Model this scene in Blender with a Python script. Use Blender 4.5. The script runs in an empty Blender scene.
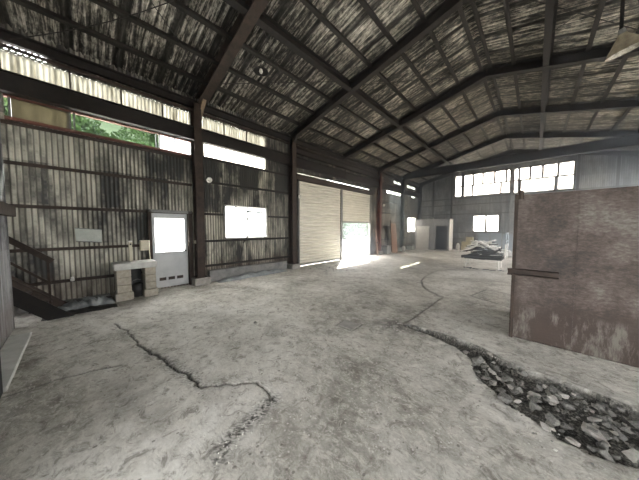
import bpy, bmesh, math, random
import numpy as np
from mathutils import Vector, Matrix, noise as mnoise
random.seed(7); rng = np.random.RandomState(7)
S = bpy.context.scene
C = S.collection
PI = math.pi

# ------------------------------------------------------------------ helpers
class MB:
    def __init__(s): s.v = []; s.f = []; s.sm = False
    def add(s, vs, fs):
        o = len(s.v); s.v += [tuple(v) for v in vs]; s.f += [tuple(i + o for i in f) for f in fs]; return s
    def box(s, x0, x1, y0, y1, z0, z1):
        vs = [(x, y, z) for z in (z0, z1) for y in (y0, y1) for x in (x0, x1)]
        return s.add(vs, [(0,2,3,1),(4,5,7,6),(0,1,5,4),(2,6,7,3),(0,4,6,2),(1,3,7,5)])
    def beam(s, p0, p1, w, h, up=(0,0,1)):
        p0 = Vector(p0); p1 = Vector(p1); d = (p1-p0).normalized(); up = Vector(up)
        sd = d.cross(up)
        if sd.length < 1e-5: sd = d.cross(Vector((0,1,0)))
        sd.normalize(); u = sd.cross(d).normalized()
        vs = [p + sd*a*w/2 + u*b*h/2 for p in (p0,p1) for b in (-1,1) for a in (-1,1)]
        return s.add(vs, [(0,1,3,2),(4,6,7,5),(0,4,5,1),(2,3,7,6),(0,2,6,4),(1,5,7,3)])
    def ibeam(s, p0, p1, w, h, up=(0,0,1), tf=.014, tw=.012):
        p0 = Vector(p0); p1 = Vector(p1); d = (p1-p0).normalized(); up = Vector(up)
        sd = d.cross(up)
        if sd.length < 1e-5: sd = d.cross(Vector((0,1,0)))
        sd.normalize(); u = sd.cross(d).normalized()
        o = u*(h/2-tf/2)
        s.beam(p0+o, p1+o, w, tf, u); s.beam(p0-o, p1-o, w, tf, u); s.beam(p0, p1, tw, h-2*tf+.002, u); return s
    def tube(s, p0, p1, r, n=8, r1=None):
        p0 = Vector(p0); p1 = Vector(p1); d = (p1-p0).normalized(); r1 = r if r1 is None else r1
        a = d.orthogonal().normalized(); b = d.cross(a)
        vs = []
        for p, q in ((p0,r),(p1,r1)):
            for i in range(n):
                t = 2*PI*i/n; vs.append(p + a*math.cos(t)*q + b*math.sin(t)*q)
        fs = [(i,(i+1)%n,n+(i+1)%n,n+i) for i in range(n)] + [tuple(range(n-1,-1,-1)), tuple(range(n,2*n))]
        return s.add(vs, fs)
    def path(s, pts, r, n=6):
        for a, b in zip(pts[:-1], pts[1:]): s.tube(a, b, r, n)
        return s
    def lathe(s, prof, c=(0,0,0), n=20):
        c = Vector(c); k = len(prof)
        vs = [c + Vector((r*math.cos(2*PI*i/n), r*math.sin(2*PI*i/n), z)) for i in range(n) for r, z in prof]
        fs = [(i*k+j, ((i+1)%n)*k+j, ((i+1)%n)*k+j+1, i*k+j+1) for i in range(n) for j in range(k-1)]
        return s.add(vs, fs)
    def build(s, name, mat, parent=None, loc=None, rot=None, bevel=0, smooth=False):
        me = bpy.data.meshes.new(name)
        off = Vector(parent['org']) if parent is not None and 'org' in parent else Vector((0,0,0))
        if parent is None and loc is not None: off = Vector((0,0,0))
        me.from_pydata([tuple(Vector(v)-off) for v in s.v], [], s.f); me.update()
        bm = bmesh.new(); bm.from_mesh(me); bmesh.ops.recalc_face_normals(bm, faces=bm.faces)
        if bevel: bmesh.ops.bevel(bm, geom=bm.edges[:], offset=bevel, segments=1, affect='EDGES', clamp_overlap=True)
        bm.to_mesh(me); bm.free()
        if smooth:
            for p in me.polygons: p.use_smooth = True
        o = bpy.data.objects.new(name, me); C.objects.link(o)
        if mat: me.materials.append(mat)
        if parent is not None: o.parent = parent
        if loc is not None: o.location = loc
        if rot is not None: o.rotation_euler = rot
        return o

def B(*a): return MB().box(*a)
def tag(o, label, cat, group=None, kind=None):
    o['label'] = label; o['category'] = cat
    if group: o['group'] = group
    if kind: o['kind'] = kind
    return o
def struct(o, label=None):
    o['kind'] = 'structure'
    if label: o['label'] = label
    return o
def thing(name, loc, label, cat, group=None, kind=None):
    o = bpy.data.objects.new(name, None); C.objects.link(o); o.location = loc; o['org'] = list(loc)
    o.empty_display_size = .1
    if kind == 'structure':
        return struct(o, label)
    return tag(o, label, cat, group)
def copy_tree(o, parent=None):
    c = o.copy(); C.objects.link(c)
    if parent is not None: c.parent = parent
    for ch in list(o.children): copy_tree(ch, c)
    return c

# ------------------------------------------------------------------ materials
class N:
    def __init__(s, name):
        s.m = bpy.data.materials.new(name); s.m.use_nodes = True; s.t = s.m.node_tree
        s.p = s.t.nodes['Principled BSDF']; s.out = s.t.nodes['Material Output']
        s.geo = None
    def n(s, ty, **k):
        x = s.t.nodes.new(ty)
        for a, b in k.items(): setattr(x, a, b)
        return x
    def link(s, a, b): s.t.links.new(a, b)
    def pos(s, space='obj'):
        tc = s.n('ShaderNodeTexCoord'); return tc.outputs['Object']
    def sep(s, v):
        x = s.n('ShaderNodeSeparateXYZ'); s.link(v, x.inputs[0]); return x.outputs
    def comb(s, x, y, z):
        c = s.n('ShaderNodeCombineXYZ')
        for i, q in enumerate((x,y,z)):
            if isinstance(q, (int,float)): c.inputs[i].default_value = q
            else: s.link(q, c.inputs[i])
        return c.outputs[0]
    def math(s, op, a, b=0., c=0., clamp=False):
        x = s.n('ShaderNodeMath', operation=op); x.use_clamp = clamp
        for i, q in enumerate((a,b,c)):
            if isinstance(q, (int,float)): x.inputs[i].default_value = q
            else: s.link(q, x.inputs[i])
        return x.outputs[0]
    def noise(s, v, scale=1, detail=4, rough=.6, dist=0):
        x = s.n('ShaderNodeTexNoise'); x.inputs['Scale'].default_value = scale; x.inputs['Detail'].default_value = detail
        x.inputs['Roughness'].default_value = rough; x.inputs['Distortion'].default_value = dist
        s.link(v, x.inputs['Vector']); return x.outputs['Fac']
    def white(s, v):
        x = s.n('ShaderNodeTexWhiteNoise'); s.link(v, x.inputs['Vector']); return x.outputs['Value']
    def ramp(s, f, stops, interp='LINEAR'):
        x = s.n('ShaderNodeValToRGB'); x.color_ramp.interpolation = interp
        e = x.color_ramp.elements
        while len(e) < len(stops): e.new(.5)
        for i, (p, c) in enumerate(stops):
            e[i].position = p; e[i].color = (c if isinstance(c, tuple) else (c,c,c)) + (1,)
        s.link(f, x.inputs[0]); return x.outputs[0]
    def mix(s, f, a, b, mode='MIX'):
        x = s.n('ShaderNodeMix', data_type='RGBA', blend_type=mode)
        for k, q in ((0,f),(6,a),(7,b)):
            if isinstance(q, (int,float)): x.inputs[k].default_value = q
            elif isinstance(q, tuple): x.inputs[k].default_value = q + (1,)
            else: s.link(q, x.inputs[k])
        return x.outputs[2]
    def bump(s, h, dist=.01, strength=.6):
        x = s.n('ShaderNodeBump'); x.inputs['Distance'].default_value = dist; x.inputs['Strength'].default_value = strength
        s.link(h, x.inputs['Height']); s.link(x.outputs[0], s.p.inputs['Normal'])
    def scale(s, v, x, y, z):
        m = s.n('ShaderNodeMapping'); m.inputs['Scale'].default_value = (x,y,z); s.link(v, m.inputs[0]); return m.outputs[0]
    def col(s, c): 
        if isinstance(c, tuple): s.p.inputs['Base Color'].default_value = c + (1,)
        else: s.link(c, s.p.inputs['Base Color'])
        return s
    def set(s, rough=.6, metal=0., spec=.5):
        s.p.inputs['Roughness'].default_value = rough; s.p.inputs['Metallic'].default_value = metal
        s.p.inputs['Specular IOR Level'].default_value = spec; return s

def mottled(name, c1, c2, scale=6, rough=.7, metal=0., bump=.004, spec=.4, stretch=(1,1,1)):
    m = N(name); v = m.scale(m.pos(), *stretch); f = m.noise(v, scale, 6, .65)
    m.col(m.ramp(f, [(.3, c1), (.7, c2)])); m.set(rough, metal, spec)
    if bump: m.bump(m.noise(v, scale*4, 4), bump)
    return m.m

M = {}
M['steel_dark'] = mottled('blackened_steel', (.007,.006,.0055), (.020,.015,.012), 7, .75)
M['steel_brown'] = mottled('brown_rusted_steel', (.018,.012,.009), (.058,.039,.028), 6, .75)
M['steel_red'] = mottled('red_oxide_steel', (.085,.030,.022), (.17,.065,.048), 8, .7)
M['steel_grey'] = mottled('grey_painted_steel', (.13,.14,.14), (.24,.24,.23), 8, .55)
M['haunch'] = mottled('lit_tan_steel', (.11,.075,.05), (.34,.25,.17), 9, .75)  # lit look of one haunch painted in as a lighter tan
M['purlin'] = mottled('sooty_purlin_steel', (.012,.010,.009), (.034,.028,.023), 9, .8)
M['concrete_block'] = mottled('concrete_block', (.30,.28,.23), (.46,.43,.36), 14, .9, bump=.01)
M['plinth'] = mottled('footing_concrete', (.22,.215,.20), (.38,.37,.34), 10, .9, bump=.01)
M['curb'] = mottled('curb_concrete', (.15,.155,.155), (.30,.30,.29), 5, .9, bump=.01)
M['counter'] = mottled('pale_slab', (.42,.43,.41), (.6,.61,.58), 8, .6)
M['beige'] = mottled('beige_plastic', (.50,.47,.36), (.62,.58,.45), 5, .5)
M['white'] = mottled('dusty_white', (.55,.55,.52), (.75,.75,.72), 8, .6)
M['board'] = mottled('pale_board', (.36,.40,.36), (.52,.55,.50), 4, .4)
M['rubber'] = mottled('black_rubber', (.01,.01,.01), (.03,.03,.03), 5, .6)
M['ply'] = mottled('weathered_plywood', (.17,.10,.07), (.30,.19,.13), 5, .8, stretch=(1,1,.2))
M['tarp'] = mottled('dusty_grey_tarp', (.16,.18,.19), (.36,.39,.40), 5, .5)
M['shedgrey'] = mottled('grey_shed_panel', (.20,.21,.22), (.34,.35,.36), 3, .7, stretch=(2,2,.4))
M['yellow'] = mottled('faded_yellow_plastic', (.42,.36,.18), (.62,.55,.32), 6, .5)
M['bluepanel'] = mottled('blue_grey_panel', (.20,.25,.30), (.32,.38,.43), 4, .5)
M['pale_metal'] = mottled('pale_scrap_metal', (.72,.72,.71), (.9,.9,.88), 9, .5, .0)
M['dark_scrap'] = mottled('dark_scrap_metal', (.012,.014,.014), (.05,.05,.047), 9, .6, .3)
M['chunk'] = mottled('broken_concrete', (.09,.088,.08), (.26,.255,.235), 9, .95, bump=.02)
M['chunk_pale'] = mottled('broken_concrete_pale', (.26,.25,.225), (.42,.40,.37), 9, .95, bump=.02)
M['chip'] = mottled('stone_chip', (.35,.34,.31), (.65,.64,.6), 9, .9)
M['wire'] = mottled('dark_wire', (.02,.018,.016), (.05,.045,.04), 9, .7)
M['shade'] = mottled('rust_spotted_lamp_shade', (.16,.13,.09), (.34,.30,.22), 9, .6)
M['shade_in'] = mottled('flaking_white_enamel', (.12,.09,.06), (.8,.78,.7), 22, .5)
M['door_grey'] = mottled('grey_door_paint', (.40,.42,.43), (.52,.54,.54), 3, .5)
M['frame_white'] = mottled('window_frame_paint', (.42,.43,.42), (.6,.6,.58), 9, .5)
M['frame_grey'] = mottled('aluminium_frame', (.10,.105,.11), (.20,.205,.21), 9, .5)
M['bark'] = mottled('bark', (.06,.045,.03), (.12,.09,.06), 6, .9)

def leaf_mat(name, a, b):
    m = N(name); oi = m.n('ShaderNodeObjectInfo'); f = m.noise(m.pos(), 2.2, 4)
    c = m.ramp(f, [(.3,a),(.7,b)]); m.col(c); m.set(.8, 0, .05)
    tr = m.n('ShaderNodeBsdfTranslucent'); m.link(c, tr.inputs[0])
    mx = m.n('ShaderNodeMixShader'); mx.inputs[0].default_value = .25
    m.link(m.p.outputs[0], mx.inputs[1]); m.link(tr.outputs[0], mx.inputs[2]); m.link(mx.outputs[0], m.out.inputs[0])
    return m.m
M['leaf'] = leaf_mat('green_leaves', (.010,.019,.006), (.034,.056,.020))
M['hill'] = mottled('hillside_green', (.010,.016,.007), (.024,.036,.016), 1.2, .9, spec=.05)

def frosted(name, tint, transp, dirt=None, corr=False):
    m = N(name); v = m.pos()
    if dirt:
        sp = m.sep(v); u = m.math('ADD', sp[0], sp[1])
        f = m.noise(m.comb(m.math('MULTIPLY', u, 9.), 0., m.math('MULTIPLY', sp[2], 1.3)), 1, 5, .65)
        c = m.ramp(f, [(.32, dirt), (.62, tint)])
    else:
        c = m.ramp(m.noise(v, 3, 3), [(.3, tuple(k*.93 for k in tint)), (.6, tint)])
    tl = m.n('ShaderNodeBsdfTranslucent'); m.link(c, tl.inputs[0])
    tp = m.n('ShaderNodeBsdfTransparent'); m.link(c, tp.inputs[0])
    mx = m.n('ShaderNodeMixShader'); mx.inputs[0].default_value = transp
    m.link(tl.outputs[0], mx.inputs[1]); m.link(tp.outputs[0], mx.inputs[2])
    m2 = m.n('ShaderNodeMixShader'); m2.inputs[0].default_value = .08
    gl = m.n('ShaderNodeBsdfGlossy'); gl.inputs['Roughness'].default_value = .35
    m.link(mx.outputs[0], m2.inputs[1]); m.link(gl.outputs[0], m2.inputs[2])
    m.link(m2.outputs[0], m.out.inputs[0]); return m.m
M['pane'] = frosted('hazy_window_glass', (.93,.94,.95), .16)
M['pane_beige'] = frosted('dusty_beige_sheet', (.115,.108,.082), .02, (.075,.07,.052))
M['frp'] = frosted('translucent_corrugated_sheet', (.085,.083,.069), .015, (.018,.016,.011))
M['frp_white'] = frosted('clear_corrugated_sheet', (.85,.85,.82), .0, (.5,.48,.4))
gm = N('clear_glass'); gt = gm.n('ShaderNodeBsdfTransparent'); gt.inputs[0].default_value = (.78,.82,.8,1)
gg = gm.n('ShaderNodeBsdfGlossy'); gg.inputs['Roughness'].default_value = .05
gx = gm.n('ShaderNodeMixShader'); gx.inputs[0].default_value = .06
gm.link(gt.outputs[0], gx.inputs[1]); gm.link(gg.outputs[0], gx.inputs[2]); gm.link(gx.outputs[0], gm.out.inputs[0])
M['glass'] = gm.m

def wall_mat(name, light, dark, stain, zsheet=.8, thr=(.45,.64), zone=None):
    """old corrugated iron: per-sheet tone, long vertical dirt runs, black stains, rust at the feet"""
    m = N(name); sp = m.sep(m.pos()); u = m.math('ADD', sp[0], sp[1]); z = sp[2]
    sid = m.white(m.comb(m.math('FLOOR', m.math('DIVIDE', u, .68)), m.math('FLOOR', m.math('DIVIDE', m.math('ADD', z, .35), .81)), 3.))
    streak = m.noise(m.comb(m.math('MULTIPLY', u, 6.5), 0., m.math('MULTIPLY', z, .9)), 1, 6, .7)
    c = m.mix(m.math('MULTIPLY', sid, .55), light, tuple(k*.55 for k in light))
    c = m.mix(m.ramp(streak, [(.38, 0.), (.66, 1.)]), c, dark)
    st = m.noise(m.comb(m.math('MULTIPLY', u, 1.9), 5., m.math('MULTIPLY', z, .75)), 1, 5, .62)
    st = m.math('ADD', st, m.math('MULTIPLY', m.math('SUBTRACT', streak, .5), .45))
    st = m.math('ADD', st, m.math('MULTIPLY', m.math('SUBTRACT', sid, .5), .16))
    if zone:
        # darker belt: more dark tone on the upper sheets of the bays further in
        y0, z0, amt = zone
        a = m.n('ShaderNodeMapRange'); m.link(u, a.inputs[0]); a.inputs[1].default_value = y0; a.inputs[2].default_value = y0+1.2
        a2 = m.n('ShaderNodeMapRange'); m.link(z, a2.inputs[0]); a2.inputs[1].default_value = z0; a2.inputs[2].default_value = z0+1.2
        st = m.math('ADD', st, m.math('MULTIPLY', m.math('MULTIPLY', a.outputs[0], a2.outputs[0]), amt))
    c = m.mix(m.ramp(st, [(thr[0], 0.), (thr[1], 1.)]), c, stain)
    vly_shade = m.math('MULTIPLY_ADD', m.math('SINE', m.math('MULTIPLY', u, 2*PI/.076)), -.5, .5)  # shade in the corrugation valleys, painted in as a darker tint
    c = m.mix(m.math('MULTIPLY', vly_shade, .8), c, tuple(k*.2 for k in dark))
    foot = m.math('ADD', z, m.math('MULTIPLY', m.noise(m.comb(m.math('MULTIPLY', u, 5.), 0., z), 1, 4), -.8))
    c = m.mix(m.ramp(foot, [(0., .35), (.25, 0.)]), c, (.10,.055,.035))
    m.col(c); m.set(.6, .15, .4); m.bump(m.noise(m.pos(), 30, 3), .002); return m.m
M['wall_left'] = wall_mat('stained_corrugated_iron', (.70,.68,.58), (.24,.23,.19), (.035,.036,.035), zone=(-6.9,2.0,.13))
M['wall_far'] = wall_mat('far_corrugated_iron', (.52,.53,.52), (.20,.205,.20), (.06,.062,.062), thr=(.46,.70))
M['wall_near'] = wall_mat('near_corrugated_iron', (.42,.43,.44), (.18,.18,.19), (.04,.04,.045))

def roof_mat():
    m = N('sooty_roof_sheet'); sp = m.sep(m.pos()); y = sp[1]; x = sp[0]
    fine = m.noise(m.comb(m.math('MULTIPLY', x, 2.0), m.math('MULTIPLY', y, 26.), 0.), 1, 7, .72)
    spot = m.noise(m.comb(m.math('MULTIPLY', x, 7.), m.math('MULTIPLY', y, 12.), 4.), 1, 6, .75)
    big = m.noise(m.comb(m.math('MULTIPLY', x, .5), m.math('MULTIPLY', y, .7), 8.), 1, 3)
    k = m.math('ADD', m.math('MULTIPLY', fine, .62), m.math('MULTIPLY', spot, .38))
    k = m.math('ADD', k, m.math('MULTIPLY', m.math('SUBTRACT', big, .5), .25))
    k = m.math('ADD', k, m.math('MULTIPLY', m.math('SINE', m.math('MULTIPLY', y, 2*PI/.13)), -.025))  # light and dark bars of the corrugation painted into the tone
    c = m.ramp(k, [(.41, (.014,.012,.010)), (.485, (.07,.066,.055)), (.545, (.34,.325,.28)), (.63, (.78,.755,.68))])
    # soot-black lap joints every .76 m
    lap = m.math('PINGPONG', m.math('ADD', y, m.math('MULTIPLY', m.math('SUBTRACT', m.noise(m.pos(), 2.2, 4), .5), .10)), .38)
    lm = m.ramp(lap, [(.045, 1.), (.10, 0.)])
    c = m.mix(m.math('MULTIPLY', lm, .88), c, (.018,.016,.013))
    m.col(c); m.set(.85, 0, .3); m.bump(spot, .006); return m.m
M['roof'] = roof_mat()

def floor_mat():
    m = N('worn_concrete_floor'); v = m.pos()
    w = m.noise(m.scale(v, 1,1,1), .45, 5, .6, .8)
    f2 = m.noise(v, 2.6, 8, .72, .4)
    scuff = m.noise(m.scale(v, 1.8, 3.2, 1), 2.4, 7, .75, 1.0)
    fine = m.noise(v, 38, 5, .7)
    k = m.math('ADD', m.math('MULTIPLY', w, .50), m.math('MULTIPLY', f2, .30))
    k = m.math('ADD', k, m.math('MULTIPLY', fine, .13)); k = m.math('ADD', k, m.math('MULTIPLY', scuff, .14))
    k = m.math('ADD', k, -.022)
    c = m.ramp(k, [(.41, (.17,.16,.138)), (.475, (.34,.328,.292)), (.53, (.49,.477,.435)), (.60, (.66,.648,.61))])
    wx = m.noise(m.scale(v,1.3,2.1,1), 6.5, 8, .85, 1.0)
    c = m.mix(m.ramp(wx, [(.50,0.),(.58,.6)]), c, (.66,.64,.585))
    wd = m.noise(m.scale(v,1,1,1), 7.5, 8, .82, .8)
    c = m.mix(m.ramp(wd, [(.51,0.),(.62,.75)]), c, (.15,.132,.108))
    # oily dark blots
    ob = m.noise(v, .8, 6, .7, .3)
    c = m.mix(m.ramp(ob, [(.55, 0.), (.70, .5)]), c, (.14,.125,.105))
    # pale crumbs of mortar
    vo = m.n('ShaderNodeTexVoronoi'); vo.inputs['Scale'].default_value = 20; m.link(v, vo.inputs['Vector'])
    cr = m.math('MULTIPLY', m.math('LESS_THAN', vo.outputs['Distance'], .16), m.math('GREATER_THAN', m.noise(v, 1.4, 3), .50))
    c = m.mix(m.math('MULTIPLY', cr, .7), c, (.66,.65,.61))
    v2 = m.n('ShaderNodeTexVoronoi'); v2.inputs['Scale'].default_value = 11; m.link(m.scale(v,1.3,1,1), v2.inputs['Vector'])
    c2_ = m.math('MULTIPLY', m.math('LESS_THAN', v2.outputs['Distance'], .14), m.math('GREATER_THAN', m.noise(v, 2.1, 3), .53))
    c = m.mix(m.math('MULTIPLY', c2_, .65), c, (.11,.10,.085))
    # packed dirt plus painted shade in cracks, the broken trench and its upper edge
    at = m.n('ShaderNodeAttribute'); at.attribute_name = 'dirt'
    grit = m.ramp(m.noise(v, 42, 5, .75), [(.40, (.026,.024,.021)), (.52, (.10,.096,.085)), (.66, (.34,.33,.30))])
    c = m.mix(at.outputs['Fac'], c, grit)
    m.col(c); m.set(.75, 0, .35)
    h = m.math('ADD', m.math('MULTIPLY', fine, .35), m.math('MULTIPLY', scuff, .8)); m.bump(h, .012, .5); return m.m
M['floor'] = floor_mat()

def tank_mat():
    m = N('rust_streaked_steel_plate'); v = m.pos(); sp = m.sep(v)
    a = m.noise(m.scale(v, 1.2,1,1.2), 1.3, 6, .65, .3); b = m.noise(m.scale(v, 3,3,6), 6, 7, .8)
    k = m.math('ADD', m.math('MULTIPLY', a, .55), m.math('MULTIPLY', b, .45))
    c = m.ramp(k, [(.40, (.020,.0145,.012)), (.48, (.054,.036,.028)), (.55, (.10,.078,.065)), (.64, (.18,.17,.155))])
    # rust band creeping up from the floor
    foot = m.math('ADD', sp[2], m.math('MULTIPLY', m.noise(m.scale(v, 4,1,1.2), 1.2, 6, .7), -.95))
    c = m.mix(m.ramp(foot, [(0., .85), (.16, 0.)]), c, (.038,.022,.015))
    pl = m.noise(m.scale(v, 9,1,2.2), 1, 6, .75)
    belt = m.math('MULTIPLY', m.ramp(pl, [(.5,0.),(.62,.7)]), m.ramp(sp[2], [(0.,.8),(.42,.9),(.52,0.)]))
    c = m.mix(belt, c, (.20,.19,.165))
    r2 = m.noise(m.scale(v, 1.0,1,.9), 2.1, 5, .6)
    c = m.mix(m.ramp(r2, [(.52, 0.), (.66, .55)]), c, (.048,.030,.021))
    m.col(c); m.set(.55, .1, .4); m.bump(b, .006); return m.m
M['tank'] = tank_mat()
def shutter_mat():
    m = N('cream_shutter_slats'); f = m.noise(m.scale(m.pos(), 1,1,4), 1.5, 5)
    m.col(m.ramp(f, [(.3, (.56,.55,.48)), (.7, (.72,.70,.62))])); m.set(.5, .1); return m.m
M['shutter'] = shutter_mat()
M['deck'] = mottled('black_deck_plate', (.008,.008,.008), (.03,.03,.028), 6, .7)
M['yard'] = mottled('pale_yard_concrete', (.50,.49,.45), (.62,.61,.57), .7, .9, bump=0)

# ------------------------------------------------------------------ main dimensions (metres)
XL, XR, RX = -7.1, 4.5, -1.3
YN, YF = -4.4, 19.35
SL = .25
def R(x): return 6.4 - SL*abs(x-RX)       # underside of the rafters
FR = [-4.4, -1.05, 2.36, 5.8, 9.13, 12.6, 15.95, 19.25]

# ------------------------------------------------------------------ floor with cracks, broken trench, slab edge
crack1 = [(-5.07,.35),(-4.74,.42),(-4.53,.48),(-4.2,.48),(-3.81,.53),(-3.5,.6),(-3.24,.65),(-2.88,.69),(-2.75,.75),(-2.55,.78),(-2.4,.79),(-2.28,.92),(-2.15,1.1),(-2.04,1.21),(-1.94,1.21),(-1.86,1.22),(-1.74,1.19)]
crack1b = [(-1.74,1.19),(-1.67,1.02),(-1.66,.84),(-1.62,.69),(-1.55,.63)]
crack2 = [(-3.63,-.63),(-3.6,-.4),(-3.63,-.22),(-3.59,-.06),(-3.53,.14),(-3.47,.28)]
slab = [(-1.0,3.62),(-1.53,3.62),(-1.51,4.23),(-1.5,4.89),(-1.49,5.71),(-1.85,5.99),(-2.05,6.22),(-2.25,6.58),(-2.43,7.03),(-2.56,7.63),(-2.61,8.41),(-2.61,9.54),(-2.53,10.65),(-2.38,12.4)]
trU = [(-1.53,3.66),(-1.0,3.68),(-.71,3.66),(-.47,3.6),(-.25,3.45),(-.04,3.36),(.1,3.36),(.27,3.36),(.44,3.34),(.71,3.29),(1.4,3.22),(2.4,3.2)]
trL = [(2.4,2.3),(1.4,2.4),(.72,2.5),(.56,2.5),(.34,2.44),(.21,2.45),(.09,2.55),(-.13,2.62),(-.22,2.75),(-.36,2.85),(-.47,3.05),(-.5,3.23),(-.64,3.39),(-.94,3.52),(-1.53,3.60)]
rect = [(-1.04,6.21),(-.86,7.11),(-.2,6.95),(-.2,5.8),(-1.04,6.21)]
cover_sq = [(-2.32,2.87),(-2.36,3.15),(-2.03,3.17),(-2.02,2.88),(-2.32,2.87)]
def jag(pts, amp, step, seed):
    r = random.Random(seed); out = []
    for a, b in zip(pts[:-1], pts[1:]):
        L = math.dist(a,b); n = max(1, int(L/step))
        for i in range(n):
            t = i/n; out.append((a[0]+(b[0]-a[0])*t + r.uniform(-amp,amp), a[1]+(b[1]-a[1])*t + r.uniform(-amp,amp)))
    out.append(pts[-1]); return out
def inpoly(X, Y, poly):
    r = np.zeros(X.shape, bool); n = len(poly)
    for i in range(n):
        x0,y0 = poly[i]; x1,y1 = poly[(i+1)%n]
        if y0 == y1: continue
        c = ((y0 > Y) != (y1 > Y)) & (X < (x1-x0)*(Y-y0)/(y1-y0)+x0); r ^= c
    return r
def pdist(X, Y, pts, pad=.5):
    D = np.full(X.shape, 9.)
    for a, b in zip(pts[:-1], pts[1:]):
        m = (X > min(a[0],b[0])-pad) & (X < max(a[0],b[0])+pad) & (Y > min(a[1],b[1])-pad) & (Y < max(a[1],b[1])+pad)
        if not m.any(): continue
        x, y = X[m], Y[m]; dx, dy = b[0]-a[0], b[1]-a[1]; L = dx*dx+dy*dy+1e-9
        t = np.clip(((x-a[0])*dx+(y-a[1])*dy)/L, 0, 1)
        D[m] = np.minimum(D[m], np.hypot(x-a[0]-t*dx, y-a[1]-t*dy))
    return D
def vnoise(X, Y, s, seed=0):
    r = np.random.RandomState(seed); T = r.rand(64,64)
    x, y = X*s+1000, Y*s+1000; i, j = np.floor(x).astype(int), np.floor(y).astype(int); fx, fy = x-i, y-j
    fx = fx*fx*(3-2*fx); fy = fy*fy*(3-2*fy)
    g = lambda a,b: T[a%64, b%64]
    return (g(i,j)*(1-fx)+g(i+1,j)*fx)*(1-fy)+(g(i,j+1)*(1-fx)+g(i+1,j+1)*fx)*fy
TRENCH = jag(trU, .022, .09, 3) + jag(trL, .022, .09, 4)
def build_floor():
    xs = np.concatenate([np.arange(XL-.15, -5.25, .09), np.arange(-5.25, 1.6, .013), np.arange(1.6, XR+.2, .1)])
    ys = np.concatenate([np.arange(YN-.1, -.7, .12), np.arange(-.7, 1.7, .013), np.arange(1.7, 2.2, .05), np.arange(2.2, 3.85, .017), np.arange(3.85, 7.5, .03), np.arange(7.5, YF+.25, .09)])
    X, Y = np.meshgrid(xs, ys)
    h = (vnoise(X,Y,.7,1)-.5)*.012 + (vnoise(X,Y,2.3,2)-.5)*.006 + (vnoise(X,Y,9,3)-.5)*.003
    dirt = np.zeros(X.shape)
    sp = slab + [(XR+.3,12.4),(XR+.3,3.0),(2.4,3.2),(1.4,3.22),(.71,3.29),(.27,3.36),(-.04,3.36),(-.25,3.45),(-.47,3.6)]
    ins = inpoly(X,Y,sp)
    far_fade = np.clip((12.4-Y)/2.5,0,1)
    h += ins*.025*far_fade
    sd = pdist(X,Y,jag(slab[1:],.01,.12,8))
    dirt = np.maximum(dirt, np.clip(1-sd/.035,0,1)*.75*far_fade); h -= .012*np.exp(-(sd/.03)**2)
    # cracks
    c1 = pdist(X,Y,jag(crack1,.018,.05,5))
    wid = .008+.011*np.clip(1-abs(X+3.2)/.9,0,1)
    h -= .03*np.exp(-(c1/wid)**2); dirt = np.maximum(dirt, np.clip(1.7-c1/wid*.9,0,1))
    # crumbling lower lip of the crack
    lip = np.clip(1-c1/.13,0,1)*(rng.rand(*X.shape)>.45)*np.clip(1.2-abs(X+2.9)/1.0,0,1); dirt = np.maximum(dirt, lip*.9)
    c1b = pdist(X,Y,jag(crack1b,.015,.05,6)); wb = .07
    dirt = np.maximum(dirt, np.clip(1.2-c1b/.10,0,1)*(.25+.75*(rng.rand(*X.shape)>.45))); h -= .006*np.exp(-(c1b/wb)**2)
    c2 = pdist(X,Y,jag(crack2,.008,.05,7)); h -= .02*np.exp(-(c2/.014)**2); dirt = np.maximum(dirt, np.clip(1.1-c2/.022,0,1)*.9)
    for q in (cover_sq, rect):
        d = pdist(X,Y,jag(q,.004,.06,12)); w = .014 if q is cover_sq else .022
        h -= .012*np.exp(-(d/w)**2); dirt = np.maximum(dirt, np.clip(1.1-d/w*.8,0,1)*.85)
    # trench
    T = inpoly(X,Y,TRENCH); dU = pdist(X,Y,trU); dL = pdist(X,Y,trL)
    dep = np.minimum(.075, .03+.5*np.minimum(dL, .2))
    dep = np.where(X<-.5, np.minimum(dep,.06), dep)
    dirt = np.maximum(dirt, np.clip(1.2-dU/.03,0,1)*(X<2.4)*(Y<3.8))  # dark band along the upper edge paints in the shade below the slab
    h = np.where(T, -dep + (vnoise(X,Y,8,20)-.5)*.05 + (vnoise(X,Y,25,21)-.5)*.02, h)
    dirt = np.where(T, 1., dirt)
    # gritty dark fringe of the trench and debris by the slab corner
    fr = np.clip(1-pdist(X,Y,TRENCH)/.22,0,1)*(vnoise(X,Y,11,22)>.45)*(Y<3.7); dirt = np.maximum(dirt, fr*.45)
    near = np.clip(1-np.hypot((X+1.62)/.4,(Y-3.5)/.45),0,1)*(vnoise(X,Y,10,23)>.42); dirt = np.maximum(dirt, near*.9); h += near*.012
    ny, nx = X.shape
    me = bpy.data.meshes.new('floor'); co = np.stack([X,Y,h],-1).reshape(-1,3).astype('f4')
    i = np.arange(ny*nx).reshape(ny,nx); q = np.stack([i[:-1,:-1],i[:-1,1:],i[1:,1:],i[1:,:-1]],-1).reshape(-1,4)
    me.vertices.add(len(co)); me.vertices.foreach_set('co', co.ravel())
    me.loops.add(q.size); me.loops.foreach_set('vertex_index', q.ravel().astype('i4'))
    me.polygons.add(len(q)); me.polygons.foreach_set('loop_start', np.arange(0,q.size,4,dtype='i4'))
    me.polygons.foreach_set('loop_total', np.full(len(q),4,dtype='i4')); me.update(calc_edges=True)
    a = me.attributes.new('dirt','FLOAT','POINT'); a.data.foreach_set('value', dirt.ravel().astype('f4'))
    me.polygons.foreach_set('use_smooth', np.ones(len(q),bool)); me.materials.append(M['floor'])
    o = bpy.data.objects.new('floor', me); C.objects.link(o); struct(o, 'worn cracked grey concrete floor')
build_floor()

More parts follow.
